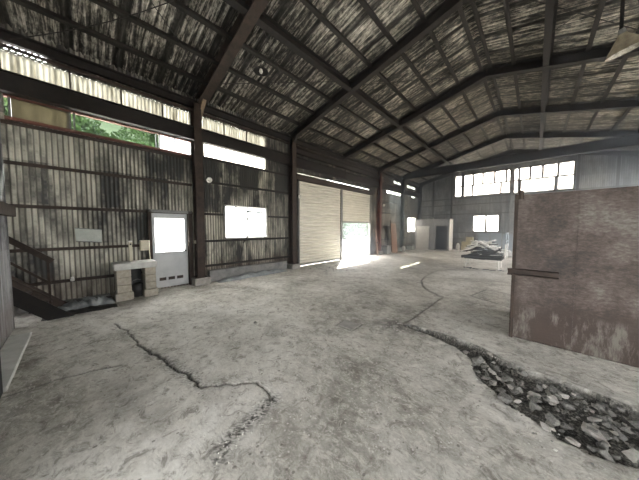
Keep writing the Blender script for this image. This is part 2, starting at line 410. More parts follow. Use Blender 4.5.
# ------------------------------------------------------------------ corrugated cladding
def corr(mb, axis, fixed, u0, u1, z0, z1, openings=(), amp=.014, pitch=.076, top=None):
    """corrugated sheet in the plane axis=fixed; top(u) optional sloping upper edge"""
    us = sorted({u0,u1} | {o[0] for o in openings} | {o[1] for o in openings}); us = [u for u in us if u0 <= u <= u1]
    zs = sorted({z0,z1} | {o[2] for o in openings} | {o[3] for o in openings}); zs = [z for z in zs if z0 <= z <= z1]
    for a, b in zip(us[:-1], us[1:]):
        pts = [a] + [k*pitch/6 for k in range(int(a/(pitch/6))-1, int(b/(pitch/6))+2) if a+1e-4 < k*pitch/6 < b-1e-4] + [b]
        for c, d in zip(zs[:-1], zs[1:]):
            mu, mz = (a+b)/2, (c+d)/2
            if any(o[0] < mu < o[1] and o[2] < mz < o[3] for o in openings): continue
            vs = []
            for u in pts:
                w = fixed + amp*math.sin(2*PI*u/pitch)
                dd = top(u) if (top and d == zs[-1]) else d
                for z in (c, dd): vs.append((w,u,z) if axis == 'x' else (u,w,z))
            mb.add(vs, [(2*i,2*i+2,2*i+3,2*i+1) for i in range(len(pts)-1)])
    return mb

# openings of the left wall (y0,y1,z0,z1)
DOOR = (1.29,2.09,.04,2.0); WIN2 = (3.15,4.70,1.26,2.33); SHU = (6.20,11.78,0,3.56); WINF = (17.16,18.81,1.29,2.44)
BAND1 = (-.84,2.26,3.6,4.02); BAND2 = (2.6,4.66,3.7,4.06); STR1 = (-.84,2.26,4.30,4.80); STR2 = (2.45,4.69,4.34,4.80)
SLIT = (6.2,11.7,3.82,3.88); HI1 = (13.75,16.0,3.84,4.2); HI1t = (14.72,16.0,4.62,4.8); HI2 = (17.8,18.7,3.94,4.2); HI2t = (16.9,18.65,4.62,4.82); GAP = (-.8,-.3,4.85,4.93); NW = (-3.9,-1.5,1.2,2.4)
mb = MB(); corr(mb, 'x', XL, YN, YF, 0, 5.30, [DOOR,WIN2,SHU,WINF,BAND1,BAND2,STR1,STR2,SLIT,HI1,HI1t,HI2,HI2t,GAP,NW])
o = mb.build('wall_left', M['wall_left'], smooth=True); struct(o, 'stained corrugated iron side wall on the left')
# gable wall
TOPU = lambda x: R(x)+.30
G1 = (-4.45,-1.27,3.87,5.42); G2 = (-1.13,1.50,3.82,5.40); G3 = (-3.26,-1.77,1.34,2.5)
mb = MB(); corr(mb, 'y', YF, XL, RX, 0, 5.44, [G1,G3], top=TOPU); corr(mb, 'y', YF, RX, XR, 0, 5.44, [G1,G2,G3], top=TOPU)
# the strip of sheet between the window heads and the slope is the last row, with the sloping top
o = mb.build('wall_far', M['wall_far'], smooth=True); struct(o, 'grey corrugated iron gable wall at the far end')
mb = MB(); corr(mb, 'x', XR, YN, YF, 0, 5.27, [(-2.6,-.9,1.1,2.3),(3.0,5.2,1.2,3.2),(8.2,11.8,1.2,3.4),(13.0,15.6,1.2,3.4),(16.4,18.8,1.2,3.4)])  # far openings in this unseen wall are added to brighten the far end
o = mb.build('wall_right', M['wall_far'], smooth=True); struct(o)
mb = MB(); corr(mb, 'y', YN, XL, XR, 0, 5.0, [(-2.2,2.2,0,2.5)], top=TOPU)
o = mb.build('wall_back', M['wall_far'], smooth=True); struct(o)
# short cross wall close by on the left
mb = MB(); corr(mb, 'y', -.77, -5.98, -1.9, -.01, 4.9); corr(mb, 'y', -.85, -5.98, -1.9, -.01, 4.9)
mb.box(-6.0,-5.975,-.87,-.755,-.01,4.9)
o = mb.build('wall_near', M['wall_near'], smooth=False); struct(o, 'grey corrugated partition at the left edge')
o = B(-5.48,-3.72,-.75,-.54,-.02,.035).build('baseboard_near', M['counter'], bevel=.008); struct(o, 'low concrete kerb under the near partition')

# roof sheets
mb = MB()
for sgn in (-1, 1):
    x0, x1 = RX, (XL-.35 if sgn < 0 else XR+.35)
    n = int((YF+.5-(YN-.5))/.13*6); vs = []
    for i in range(n+1):
        y = YN-.5+i*.13/6; w = .024*math.sin(2*PI*y/.13)
        for k in range(5):
            x = x0+(x1-x0)*k/4; vs.append((x, y, R(x)+.335+w))
    mb.add(vs, [(i*5+k, i*5+5+k, i*5+6+k, i*5+1+k) for i in range(n) for k in range(4)])
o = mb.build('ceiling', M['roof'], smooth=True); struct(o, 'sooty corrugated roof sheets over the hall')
o = MB().box(RX-.12,RX+.12,YN-.5,YF+.5,R(RX)+.33,R(RX)+.36).build('trim_ridge', M['steel_dark']); struct(o)

# ------------------------------------------------------------------ frames
names = ['behind the camera side','over the stair by the cross wall','on the door column','on the column left of the shutters','on the girder above the shutters','on the red column','above the tie beam','against the far gable wall']
for i, y in enumerate(FR):
    if i == 0: continue
    h = .26; mat = M['steel_brown'] if i == 2 else M['steel_dark']
    for sgn, side in ((-1,'left'), (1,'right')):
        if i == 2: y = 2.48
        xe = XL+.1 if sgn < 0 else XR-.1
        mb = MB(); up = Vector((SL*sgn,0,1)).normalized()
        a = Vector((xe,y,R(xe)+h/2)); b = Vector((RX,y,R(RX)+h/2)); mb.ibeam(a, b, .22 if i == 2 else .16, h, up)
        o = mb.build('roof_rafter', mat, bevel=0)
        tag(o, ('brown rusted' if i == 2 else 'blackened')+f' steel rafter under the {side} roof slope, {names[i]}', 'rafter', 'roof rafters')
        # haunch knee
        if sgn < 0:
            k = MB(); k.add([(xe,y-.05,R(xe)+.02),(xe+.42,y-.05,R(xe+.42)+.02),(xe,y-.05,R(xe)-.32),(xe,y+.05,R(xe)+.02),(xe+.42,y+.05,R(xe+.42)+.02),(xe,y+.05,R(xe)-.32)],[(0,2,1),(3,4,5),(0,1,4,3),(1,2,5,4),(2,0,3,5)])
            if i != 4:
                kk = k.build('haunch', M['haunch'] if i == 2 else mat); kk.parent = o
# left wall columns
cols = [(1,'steel_dark','dark','at the near end of the left wall'),(2,'steel_brown','brown rusted','just right of the white door'),(3,'steel_brown','dark brown','between the square window and the roller shutter'),(5,'steel_red','red oxide','right of the open shutter bay'),(6,'steel_dark','blackened','beside the brown plywood sheet at the far left'),(7,'steel_dark','dark','in the far left corner of the hall')]
def column(x, y, zt, mat, w=.2, d=.25, label='', plinth=True, z0=.0):
    t = thing('steel_column', (x,y,0), label, 'column', 'columns along the left wall')
    mb = MB(); zb = .2 if plinth else 0
    mb.ibeam((x,y,zb), (x,y,zt), w, d, up=(1,0,0)); mb.build('shaft', mat, t)
    B(x-d/2-.04,x+d/2+.04,y-w/2-.04,y+w/2+.04,zb,zb+.02).build('base_plate', M['steel_brown'], t)
    if plinth: B(x-.22,x+.22,y-.21,y+.21,-.02,.2).build('footing', M['plinth'], t, bevel=.015)
    for s in (-1,1): MB().tube((x+.15,y+s*.1,zb+.0),(x+.15,y+s*.1,zb+.05),.015).build('anchor_bolt', M['steel_brown'], t)
    return t
for i, mk, cw, where in cols:
    column(XL+.17, FR[i], R(XL+.17)-.0, M[mk], label=f'{cw} H section steel column {where}')

# longitudinal girder along left wall
o = MB().ibeam((XL+.14,YN,4.205),(XL+.14,YF-.05,4.205),.16,.36).build('wall_girder', M['steel_dark'])
tag(o, 'deep black steel girder running between the two rows of upper windows', 'girder')
mb = MB(); mb.box(XL+.03,XL+.11,YN,YF,4.93,5.10); mb.box(XL+.03,XL+.20,YN,YF,5.08,5.10)
o = mb.build('eave_beam', M['steel_dark']); tag(o, 'dark channel beam along the left eave right under the roof sheets', 'beam')
o = B(XL+.03,XL+.10,YN+.05,YF-.05,4.84,4.88).build('gutter_angle', M['steel_brown']); tag(o, 'thin rust brown angle along the top edge of the translucent sheets', 'beam')
# shutter lintel and braces above
mb = MB(); mb.box(XL+.02,XL+.2,6.0,11.95,3.52,3.72); o = mb.build('shutter_lintel', M['steel_brown'], bevel=.006)
tag(o, 'brown steel lintel box over the two roller shutters', 'lintel')
mb = MB(); mb.box(XL+.0,XL+.06,6.0,11.9,3.834,3.866); o = mb.build('lintel_rail', M['steel_brown']); tag(o, 'thin rail dividing the daylight slit above the roller shutters', 'rail')
mb = MB()
mb.ibeam((XL+.22,5.9,4.62),(XL+.22,12.5,4.62),.12,.22); o = mb.build('rafter_girder', M['steel_dark']); tag(o, 'dark girder above the roller shutters that carries the middle rafter', 'girder')
o = MB().tube((XL+.22,9.13,4.0),(XL+.22,9.13,4.52),.03).build('hanger_post', M['steel_brown']); tag(o, 'short rusty hanger post under the middle rafter above the shutters', 'post')

# tie beam near gable
mb = MB(); mb.ibeam((XL+.3,15.85,5.22),(XR-.02,15.85,5.22),.2,.46); 
o = mb.build('tie_beam', M['steel_dark']); tag(o, 'long black tie beam crossing the hall in front of the gable windows', 'beam')

# purlins
offs = [.72,1.42,2.14,2.9,3.62,4.34,5.05,5.68]
ordw = ['lowest','second from the eave','third from the eave','fourth from the eave','fifth from the eave','sixth from the eave','second below the ridge','ridge']
for sgn, side in ((-1,'left'),(1,'right')):
    for k, d in enumerate(offs):
        x = (XL+d) if sgn < 0 else (XR-(.8,1.56,2.28,3.0,3.7,4.42,5.15,5.7)[k]); up = Vector((SL*sgn,0,1)).normalized()
        z = R(x)+.262
        if (k == 3 and sgn < 0) or (k == 5 and sgn > 0):
            mb = MB().ibeam((x,YN,z-.10),(x,YF-.02,z-.10),.13,.28,up); nm = 'heavy_purlin'
        else:
            mb = MB().beam((x,YN,z),(x,YF-.02,z),.05,.085,up); mb.beam((x+.03*sgn,YN,z-.038),(x+.03*sgn,YF-.02,z-.038),.05,.008,up); nm = 'purlin'
        o = mb.build(nm, M['steel_dark'] if nm == 'heavy_purlin' else M['purlin']); tag(o, ('heavy deep ' if nm == 'heavy_purlin' else 'thin dark ')+f'purlin, {ordw[k]}, along the {side} roof slope', 'purlin', 'roof purlins')
# roof bracing rods
def rod(p, q, label, r=.009): 
    o = MB().tube(p,q,r,5).build('bracing_rod', M['wire']); tag(o, label, 'rod', 'roof bracing rods')
for (ya, yb, x0, x1, w) in ((2.36,5.8,-6.4,-4.0,'between the brown rafter and the next one'),(5.8,9.13,-4.2,-1.5,'between second and third rafters near the ridge'),(-1.05,2.36,-6.2,-3.4,'over the left corner of the hall'),(9.13,12.6,-4.2,-1.5,'beyond the middle rafter'),(5.8,9.13,-1.0,2.0,'on the right slope near the hanging lamp')):
    rod((x0,ya,R(x0)+.2),(x1,yb,R(x1)+.2), f'thin steel bracing rod rising towards the ridge, {w}')
    rod((x1,ya,R(x1)+.185),(x0,yb,R(x0)+.185), f'thin steel bracing rod falling towards the eave, {w}')
# hanging cable high on the left
pts = [Vector((-6.9+4.2*t, -.7+3.0*t, 4.95+.75*t-.25*math.sin(PI*t))) for t in [i/10 for i in range(11)]]
o = MB().path(pts,.008,5).build('overhead_cable', M['wire']); tag(o, 'slack thin cable strung across the upper left roof bay', 'cable')

# ------------------------------------------------------------------ girts
def girt(p, q, label, mat='steel_brown', s=.06):
    p = Vector(p); q = Vector(q); mb = MB(); mb.beam(p,q,s,.008) ; mb.beam(p+Vector((0,0,-s/2)) , q+Vector((0,0,-s/2)),.008,s)
    d = (q-p).normalized(); n = Vector((0,0,1)).cross(d)
    o = mb.build('wall_girt', M[mat]); tag(o, label, 'girt', 'steel girts on the walls')
X1 = XL+.05
hn = {.53:'ankle height',1.2:'waist height',2.04:'head height',2.83:'the third level up',3.55:'the window sill level'}
for z in (.53,1.2,2.04,2.83,3.55):
    if z < 2.0: segs = [(-4.3,1.22)]
    else: segs = [(-4.3,2.24)]
    for a,b in segs: girt((X1,a,z),(X1,b,z), f'rusty brown girt at {hn[z]} on the near left bay', 'steel_brown')
for z in (.50,1.24,2.04,2.98,3.66):
    segs = [(2.5,5.68)]
    if z == 2.04: segs = [(2.5,3.12),(4.74,5.68)]
    for j,(a,b) in enumerate(segs):
        girt((X1,a,z),(X1,b,z), f'grey brown girt at {z:.1f} metres by the square window'+(', left part' if len(segs)>1 and j==0 else ', right part' if len(segs)>1 else ''), 'purlin')
for a,b,w in ((12.72,15.83,'behind the plywood'),(16.07,17.1,'in the last bay')):
    for z in (.9,1.7,2.6,3.3): girt((X1,a,z),(X1,b,z), f'dark girt at {z:.1f} metres on the left wall {w}', 'purlin')
for z,w in ((.8,'lowest'),(1.28,'sill level'),(2.62,'second'),(3.3,'third'),(3.76,'under the window band')):
    segs = [(XL+.1,XR-.05)]
    for a,b in segs:
        mb = MB().box(a,b,YF-.07,YF-.015,z-.03,z+.03); o = mb.build('gable_girt', M['purlin']); tag(o, f'{w} horizontal girt across the far gable wall', 'girt', 'girts on the gable wall')
for x,w in ((-5.9,'near the left corner'),(-4.62,'left of the window band'),(-1.2,'between the two window bands'),(1.62,'right of the window band'),(3.0,'at the far right')):
    o = MB().ibeam((x,YF-.12,0),(x,YF-.12,R(x)),.1,.12,up=(0,1,0)).build('gable_post', M['steel_grey'] if x==-1.2 else M['purlin']); tag(o, f'upright steel gable post {w}', 'post', 'posts on the gable wall')

# ------------------------------------------------------------------ windows
def win_gable(name, r, vbars, hz, label, pm='pane', lowv=None):
    x0,x1,z0,z1 = r; y = YF; t = thing(name, ((x0+x1)/2,y,z0), label, 'window', kind='structure')
    f = .045; mb = MB()
    mb.box(x0,x1,y-.05,y+.03,z0,z0+f); mb.box(x0,x1,y-.05,y+.03,z1-f,z1); mb.box(x0,x0+f,y-.05,y+.03,z0,z1); mb.box(x1-f,x1,y-.05,y+.03,z0,z1)
    mb.build('window_frame', M['frame_grey'], t)
    if hz: B(x0,x1,y-.04,y+.02,hz-.045,hz+.045).build('transom', M['frame_grey'], t)
    for (vx, a, b) in vbars: B(vx-.05,vx+.05,y-.05,y+.02,a,b).build('mullion', M['frame_grey'], t)
    B(x0+.02,x1-.02,y-.006,y+.0,z0+.02,z1-.02).build('pane', M[pm], t); return t
hz1 = 4.62
win_gable('window_1', G1, [(-3.98,G1[2],G1[3]),(-3.9,G1[2],G1[3]),(-3.3,hz1,G1[3]),(-2.75,hz1,G1[3]),(-2.1,hz1,G1[3]),(-1.5,hz1,G1[3]),(-3.35,G1[2],hz1),(-1.75,G1[2],hz1)], hz1, 'left half of the long gable window band')
win_gable('window_2', G2, [(-.87,G2[2],G2[3]),(-.35,hz1,G2[3]),(.2,hz1,G2[3]),(.85,hz1,G2[3]),(-.80,G2[2],hz1),(.75,G2[2],hz1),(.82,G2[2],hz1)], hz1, 'right half of the long gable window band')
win_gable('window_3', G3, [(-2.5,G3[2],G3[3])], None, 'two pane window low in the far gable wall')

def win_left(name, r, vbars, hbars, label, pm='pane', fm='frame_white', f=.04, part='pane'):
    y0,y1,z0,z1 = r; x = XL; t = thing(name, (x,(y0+y1)/2,z0), label, 'window', kind='structure')
    mb = MB(); mb.box(x-.04,x+.05,y0,y1,z0,z0+f); mb.box(x-.04,x+.05,y0,y1,z1-f,z1); mb.box(x-.04,x+.05,y0,y0+f,z0,z1); mb.box(x-.04,x+.05,y1-f,y1,z0,z1)
    mb.build('window_frame', M[fm], t)
    for v in vbars: B(x-.03,x+.03,v-.018,v+.018,z0,z1).build('mullion', M[fm], t)
    for v in hbars: B(x-.03,x+.03,y0,y1,v-.015,v+.015).build('transom', M[fm], t)
    if pm: B(x-.003,x+.003,y0+.01,y1-.01,z0+.01,z1-.01).build(part, M[pm], t)
    return t
w = win_left('window_4', WIN2, [3.95], [], 'bright square sliding window right of the brown column', fm='frame_white')
# props and loose strings outside window 4
MB().tube((XL+.09,3.90,2.16),(XL+.09,4.55,2.13),.03).build('outer_bar', M['dark_scrap'], w)
for a,b in (((3.5,2.3),(4.6,1.28)),((4.5,2.2),(3.75,1.1))):
    MB().tube((XL+.06 if a[0]<4 else XL+.075,a[0],a[1]),(XL+.06 if a[0]<4 else XL+.075,b[0],b[1]),.018,5).build('loose_stay', M['purlin'], w)
win_left('window_5', WINF, [17.98], [1.85], 'bright window at the far end of the left wall')
# upper band, first bay: three different fillings
t = thing('window_6', (XL,.7,3.6), 'upper window strip on the left wall with trees outside', 'window', kind='structure')
y0,y1,z0,z1 = BAND1; mb = MB(); mb.box(XL-.03,XL+.05,y0,y1,z0-.02,z0+.04); mb.box(XL-.03,XL+.05,y0,y1,z1-.03,z1); 
mb.build('window_frame', M['steel_red'], t)
mb = MB()
for v in (-.78,-.03,.03): mb.box(XL-.03,XL+.04,v-.015,v+.015,z0,z1)
for v in (1.45,1.52,1.86): mb.box(XL-.03,XL+.04,v-.012,v+.012,z0,z1)
mb.build('mullion', M['frame_grey'], t)
B(XL-.003,XL+.003,-.76,-.03,z0,z1).build('beige_sheet', M['pane_beige'], t)
B(XL-.003,XL+.003,.04,1.44,z0,z1).build('clear_pane', M['glass'], t)
B(XL-.003,XL+.003,1.52,2.24,z0,z1).build('pane', M['pane'], t)
# translucent corrugated strips
def strip(name, r, label, pm, bars, am=.012):
    y0,y1,z0,z1 = r; t = thing(name, (XL,(y0+y1)/2,z0), label, 'window', kind='structure')
    corr(MB(), 'x', XL, y0, y1, z0, z1, amp=am).build('corrugated_pane', M[pm], t, smooth=True)
    mb = MB()
    for v in bars: mb.box(XL+.012,XL+.05,v-.015,v+.015,z0,z1)
    if bars: mb.build('glazing_bar', M['steel_brown'], t)
    return t
s1 = strip('window_7', (STR1[0],STR1[1],4.42,STR1[3]), 'dirty translucent corrugated strip high on the left wall', 'frp', [.0,.8,1.6])
B(XL-.002,XL+.002,STR1[0],STR1[1],4.30,4.39).build('pane', M['frp_white'], s1); B(XL-.02,XL+.05,STR1[0],STR1[1],4.39,4.42).build('sill_bar', M['steel_brown'], s1)
s2 = strip('window_8', (STR2[0],STR2[1],4.46,STR2[3]), 'dirty translucent strip high above the square window', 'frp', [3.2,3.95])
B(XL-.002,XL+.002,STR2[0],STR2[1],4.34,4.44).build('pane', M['frp_white'], s2); B(XL-.02,XL+.05,STR2[0],STR2[1],4.44,4.46).build('sill_bar', M['steel_brown'], s2)
strip('window_9', BAND2, 'bright corrugated clear strip above the square window', 'frp_white', [], .012)
win_left('window_10', HI1, [14.9], [], 'upper window above the red column bay', pm='glass', fm='frame_grey')
win_left('window_11', HI1t, [15.35], [4.71], 'small top window above the red column bay', pm='glass', fm='frame_grey', f=.025)
win_left('window_12', HI2, [], [], 'small upper window in the far left corner', pm='glass', fm='frame_grey')
win_left('window_13', HI2t, [17.7], [4.72], 'small top window in the far left corner', pm='glass', fm='frame_grey', f=.025)

# ------------------------------------------------------------------ door in left wall
t = thing('door_1', (XL,1.69,.04), 'pale grey door with a bright glass upper half in the left wall', 'door', kind='structure')
y0,y1,z0,z1 = DOOR
mb = MB(); mb.box(XL-.04,XL+.10,y0-.09,y0-.02,0,z1+.06); mb.box(XL-.04,XL+.10,y1+.02,y1+.12,0,z1+.06); mb.build('jamb', M['steel_brown'], t)
B(XL-.04,XL+.10,y0-.09,y1+.12,z1,z1+.07).build('lintel', M['steel_grey'], t)
mb = MB(); x0,x1 = XL-.02,XL+.025
mb.box(x0,x1,y0,y1,z0,.97); mb.box(x0,x1,y0,y1,1.86,z1); mb.box(x0,x1,y0,y0+.06,.97,1.86); mb.box(x0,x1,y1-.06,y1,.97,1.86)
mb.build('door_leaf', M['door_grey'], t)
B(XL-.0,XL+.006,y0+.06,y1-.06,.97,1.86).build('pane', M['pane'], t)
for k in range(3): 
    ys = y0+.12+k*.2; B(x1-.004,x1+.006,ys,ys+.15,.22,.30).build('vent', M['steel_brown'], t)
MB().tube((x1,y1-.06,.98),(x1+.05,y1-.06,.98),.022,10).build('door_knob', M['steel_dark'], t, smooth=True)

# ------------------------------------------------------------------ roller shutters
def shutter(y0,y1,zb,zt,label):
    t = thing('roller_shutter', (XL,(y0+y1)/2,zb), label, 'shutter', 'roller shutters'); n = int((zt-zb)/.125); mb = MB()
    vs = []; 
    for k in range(n*4+1):
        z = zb+.06+(zt-zb-.06)*k/(n*4); w = (.0,.026,.03,.022)[k%4]-.01
        vs += [(XL+.03+w,y0,z),(XL+.03+w,y1,z)]
    mb.add(vs, [(2*k,2*k+1,2*k+3,2*k+2) for k in range(n*4)]); mb.build('curtain', M['shutter'], t)
    B(XL,XL+.06,y0+.02,y1-.02,zb,zb+.07).build('bottom_bar', M['steel_grey'], t)
    for y in (y0-.027,y1+.027): B(XL-.03,XL+.09,y-.032,y+.032,0,zt+.04).build('guide_rail', M['steel_grey'], t)
    return t
shutter(6.24,8.98,.03,3.54,'fully closed cream roller shutter beside the half raised one')
shutter(9.1,11.74,1.87,3.54,'half raised cream roller shutter with daylight below it')

# ------------------------------------------------------------------ things along the left wall
for a,b,h,w in ((-3.9,.45,.10,'near'),(2.62,5.5,.34,'middle'),(12.9,13.7,.45,'far')):
    o = B(XL+.0,XL+.17,a,b,-.02,h).build('baseboard_left', M['curb'], bevel=.01); struct(o, f'{w} low concrete kerb along the left wall foot')
# sheeting piled at the wall foot
def heap(name, x0,x1,y0,y1,h,mat,seed,label,cat):
    n, m_ = 40, 12; vs = []
    for i in range(n+1):
        for j in range(m_+1):
            u, v = i/n, j/m_; e = math.sin(PI*u)**.4*math.sin(PI*min(1,max(0,v)))**.6
            z = e*h*(.45+1.1*mnoise.noise(Vector((u*7,v*2.5,seed)))**2*3 if False else e*h*(.6+.7*mnoise.noise(Vector((u*9,v*3,seed)))))if False else e*h*(.65+.6*mnoise.noise(Vector((u*9,v*3,seed)))+.25*mnoise.noise(Vector((u*25,v*8,seed))))
            vs.append((x0+(x1-x0)*v+.04*mnoise.noise(Vector((u*6,0,seed))), y0+(y1-y0)*u, max(.002,z)))
    fs = [(i*(m_+1)+j,(i+1)*(m_+1)+j,(i+1)*(m_+1)+j+1,i*(m_+1)+j+1) for i in range(n) for j in range(m_)]
    o = MB().add(vs,fs).build(name, mat, smooth=True); tag(o,label,cat); return o
heap('crumpled_tarp', XL+.2,XL+.75,-.35,.48,.22,M['tarp'],3,'crumpled grey plastic sheeting on the floor between stair and sink','tarp')
heap('crumpled_tarp', XL+.14,XL+.5,2.75,5.3,.16,M['tarp'],9,'long grey sheeting lying at the wall foot below the square window','tarp')
heap('dirt_heap', XL+.65,XL+1.0,-.5,.5,.07,M['dark_scrap'],5,'low strip of dark dirt and leaves in front of the crumpled sheeting','dirt')['kind'] = 'stuff'

# sink / wash stand of blocks
t = thing('wash_stand', (-6.75,.9,0), 'pale slab on two block piers against the wall by the white door', 'wash stand')
mb = MB(); mb.box(-7.02,-6.50,.49,1.26,.68,.82); mb.build('countertop', M['counter'], t, bevel=.012)
for (a,b,nm) in ((.53,.78,0),(1.03,1.24,1)):
    for k in range(4):
        w_ = .03 if k == 0 else 0
        B(-6.98,-6.55+w_,a-w_,b+w_,.0+k*.17,.165+k*.17).build('block', M['concrete_block'], t, bevel=.01)
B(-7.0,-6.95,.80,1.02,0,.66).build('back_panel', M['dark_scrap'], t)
# bucket shape in the knee hole
t = thing('dark_bucket', (-6.72,.9,0), 'dark bucket standing under the pale slab', 'bucket')
MB().lathe([(0,.01),(.085,.01),(.105,.30),(.10,.30),(.08,.02),(0,.02)],(-6.72,.905,0),16).build('bucket_body', M['rubber'], t, smooth=True)
o = MB().path([(-6.72,.80,.30),(-6.72,.82,.38),(-6.72,.905,.41),(-6.72,.99,.38),(-6.72,1.01,.30)],.005).build('bucket_handle', M['steel_grey'], t)
t = thing('standing_post', (-6.92,.83,.82), 'beige upright post standing on the slab', 'post')
B(-6.95,-6.89,.80,.86,.82,1.28).build('post_body', M['beige'], t, bevel=.004); B(-6.955,-6.885,.795,.865,1.27,1.30).build('post_cap', M['white'], t); B(-6.885,-6.878,.815,.845,1.2,1.24).build('post_hole', M['rubber'], t)
t = thing('switch_box', (XL+.08,1.12,1.04), 'cream electric box mounted beside the white door', 'switch box')
B(XL+.05,XL+.15,1.02,1.21,1.05,1.30).build('box_body', M['beige'], t, bevel=.006); B(XL+.15,XL+.165,1.035,1.195,1.10,1.28).build('box_lid', M['beige'], t, bevel=.003)
MB().path([(XL+.1,1.2,1.06),(XL+.1,1.215,.85),(XL+.1,1.215,.4)],.014).build('conduit', M['beige'], t)
t = thing('small_switch', (XL+.1,2.28,1.2), 'small grey switch box on the right door jamb', 'switch box'); B(XL+.02,XL+.09,2.235,2.3,1.16,1.25).build('box_body', M['beige'], t, bevel=.004); B(XL+.088,XL+.10,2.255,2.28,1.19,1.22).build('toggle', M['white'], t)
t = thing('white_board', (XL+.1,.15,1.3), 'blank pale board hung on the corrugated wall', 'board')
mb = MB(); mb.add([(XL+.07,-.05,1.60),(XL+.07,.36,1.565),(XL+.09,.35,1.285),(XL+.09,-.04,1.325),(XL+.085,-.05,1.60),(XL+.085,.36,1.565),(XL+.105,.35,1.285),(XL+.105,-.04,1.325)],[(0,1,2,3),(7,6,5,4),(0,4,5,1),(1,5,6,2),(2,6,7,3),(3,7,4,0)]); mb.build('panel', M['board'], t)
for p_,q_ in (((XL+.09,-.05,1.60),(XL+.09,.36,1.565)),((XL+.11,-.04,1.325),(XL+.11,.35,1.285))): MB().beam(p_,q_,.03,.014).build('edge_strip', M['frame_grey'], t)
# insulator on the low girt
t = thing('insulator', (XL+.1,-.12,.5), 'small white insulator on the low rusty girt', 'insulator'); MB().lathe([(0,-.05),(.03,-.04),(.035,0),(.02,.02),(.03,.04),(0,.05)],(XL+.12,-.12,.54),12).build('insulator_body', M['white'], t, smooth=True); MB().tube((XL+.05,-.12,.54),(XL+.12,-.12,.54),.008).build('bracket', M['steel_brown'], t)

# stair behind partition
t = thing('metal_stair', (-6.3,-.6,0), 'dark steel stair with handrail climbing left behind the partition', 'stair')
def stz(y): return (-.28-y)*1.0
for x,nm in ((-6.08,'stringer'),(-6.78,'stringer')):
    mb = MB(); mb.add([(x,-.10,0),(x,-.42,0),(x,-3.2,2.80),(x,-3.2,3.12)],[(0,1,2,3)])
    mb.add([(x+.012,-.10,0),(x+.012,-.42,0),(x+.012,-3.2,2.80),(x+.012,-3.2,3.12)],[(3,2,1,0)])
    n0 = 0; mb.add([mb.v[i] for i in range(8)],[(0,3,7,4),(1,5,6,2),(0,4,5,1),(3,2,6,7)])
    mb.build('stringer', M['steel_dark'] if x > -6.2 else M['steel_brown'], t)
for k in range(12):
    y = -.42-k*.23; z = .2+k*.23
    B(-6.77,-6.07,y-.2,y+.02,z-.03,z).build('tread', M['steel_brown'], t)
for y in (-.38,-1.35,-2.4): B(-6.125,-6.095,y-.015,y+.015,max(0,-y-.35),-y-.35+1.0).build('baluster', M['steel_brown'], t)
for dz in (.30,.58): MB().beam((-6.11,-.36,.01+dz+.04),(-6.11,-2.4,2.05+dz+.04),.02,.035).build('rail', M['steel_brown'], t)
MB().beam((-6.11,-.33,1.02),(-6.11,-2.5,2.98),.06,.085).build('handrail', M['steel_brown'], t)
# girt on near partition
o = B(-6.03,-1.9,-.75,-.67,1.78,1.95).build('partition_rail', M['steel_brown'], bevel=.004); tag(o, 'brown timber rail across the near partition at the left edge', 'rail')

o = MB().box(-3.70,-3.5,-.68,-.56,0,4.9).build('partition_post', M['steel_dark'], bevel=.006); tag(o,'tall black post in front of the near partition at the very left edge','post')
# floodlights on the columns
def flood(x,y,z,label):
    t = thing('flood_lamp', (x,y,z), label, 'lamp', 'flood lamps on the columns')
    mb = MB().lathe([(0,.0),(.03,.0),(.075,.07),(.08,.09),(.07,.085),(.0,.03)],(0,0,0),14)
    R_ = Matrix.Rotation(math.radians(115),4,'Y'); mb.v = [tuple(R_@Vector(v)+Vector((x+.03,y,z))) for v in mb.v]; mb.build('reflector', M['white'], t, smooth=True)
    B(x-.06,x+.03,y-.02,y+.02,z-.02,z+.04).build('bracket', M['steel_dark'], t)
    bb = MB().lathe([(0,-.03),(.025,-.02),(.03,0),(.02,.03),(0,.04)],(x+.08,y,z-.03),10); bb.build('bulb', M['white'], t, smooth=True)
flood(-6.80,2.58,2.98,'white flood lamp high on the column right of the door')
flood(-6.80,5.98,2.86,'small white flood lamp on the column left of the shutters')
flood(-6.80,12.78,3.0,'small pale lamp at the top of the red column')

# plywood sheet, crate etc far left
t = thing('plywood_sheet', (-6.6,14.0,0), 'brown plywood sheet standing upright near the far left wall', 'sheet')
mb = MB(); mb.beam((-6.52,13.95,.0),(-6.66,13.95,1.9),.75,.02,up=(1,0,0)); mb.build('sheet_body', M['ply'], t)
mb = MB(); mb.beam((-6.55,13.58,.1),(-6.68,13.58,2.1),.05,.04,up=(1,0,0)); mb.build('edge_batten', M['steel_brown'], t)
t = thing('floor_cabinet', (-6.7,13.1,0), 'low grey box beside the foot of the red column', 'box')
B(-6.9,-6.55,12.95,13.5,0,.5).build('box_body', M['curb'], t, bevel=.01); B(-6.92,-6.53,12.93,13.52,.48,.52).build('box_lid', M['steel_grey'], t)
t = thing('leaning_board', (-6.8,12.2,0), 'narrow brown board leaning beside the open bay', 'board'); MB().beam((-6.75,12.18,0),(-6.9,12.18,1.5),.16,.025,up=(1,0,0)).build('board_body', M['ply'], t)
B(-6.80,-6.74,12.14,12.22,.7,.78).build('nail_plate', M['steel_brown'], t)
t = thing('green_crate', (-6.7,17.0,0), 'small greenish box on the floor under the far left window', 'crate')
B(-6.9,-6.5,16.7,17.2,0,.35).build('crate_body', M['board'], t, bevel=.01); B(-6.92,-6.48,16.68,17.22,.31,.37).build('crate_rim', M['steel_grey'], t)
t = thing('white_can', (-6.55,15.3,0), 'small white can beside the far dark column', 'can'); MB().lathe([(0,0),(.11,0),(.11,.3),(.06,.36),(0,.36)],(-6.5,15.25,0),14).build('can_body', M['white'], t, smooth=True); MB().lathe([(0,.36),(.035,.36),(.035,.41),(0,.41)],(-6.5,15.25,0),10).build('can_cap', M['steel_dark'], t)

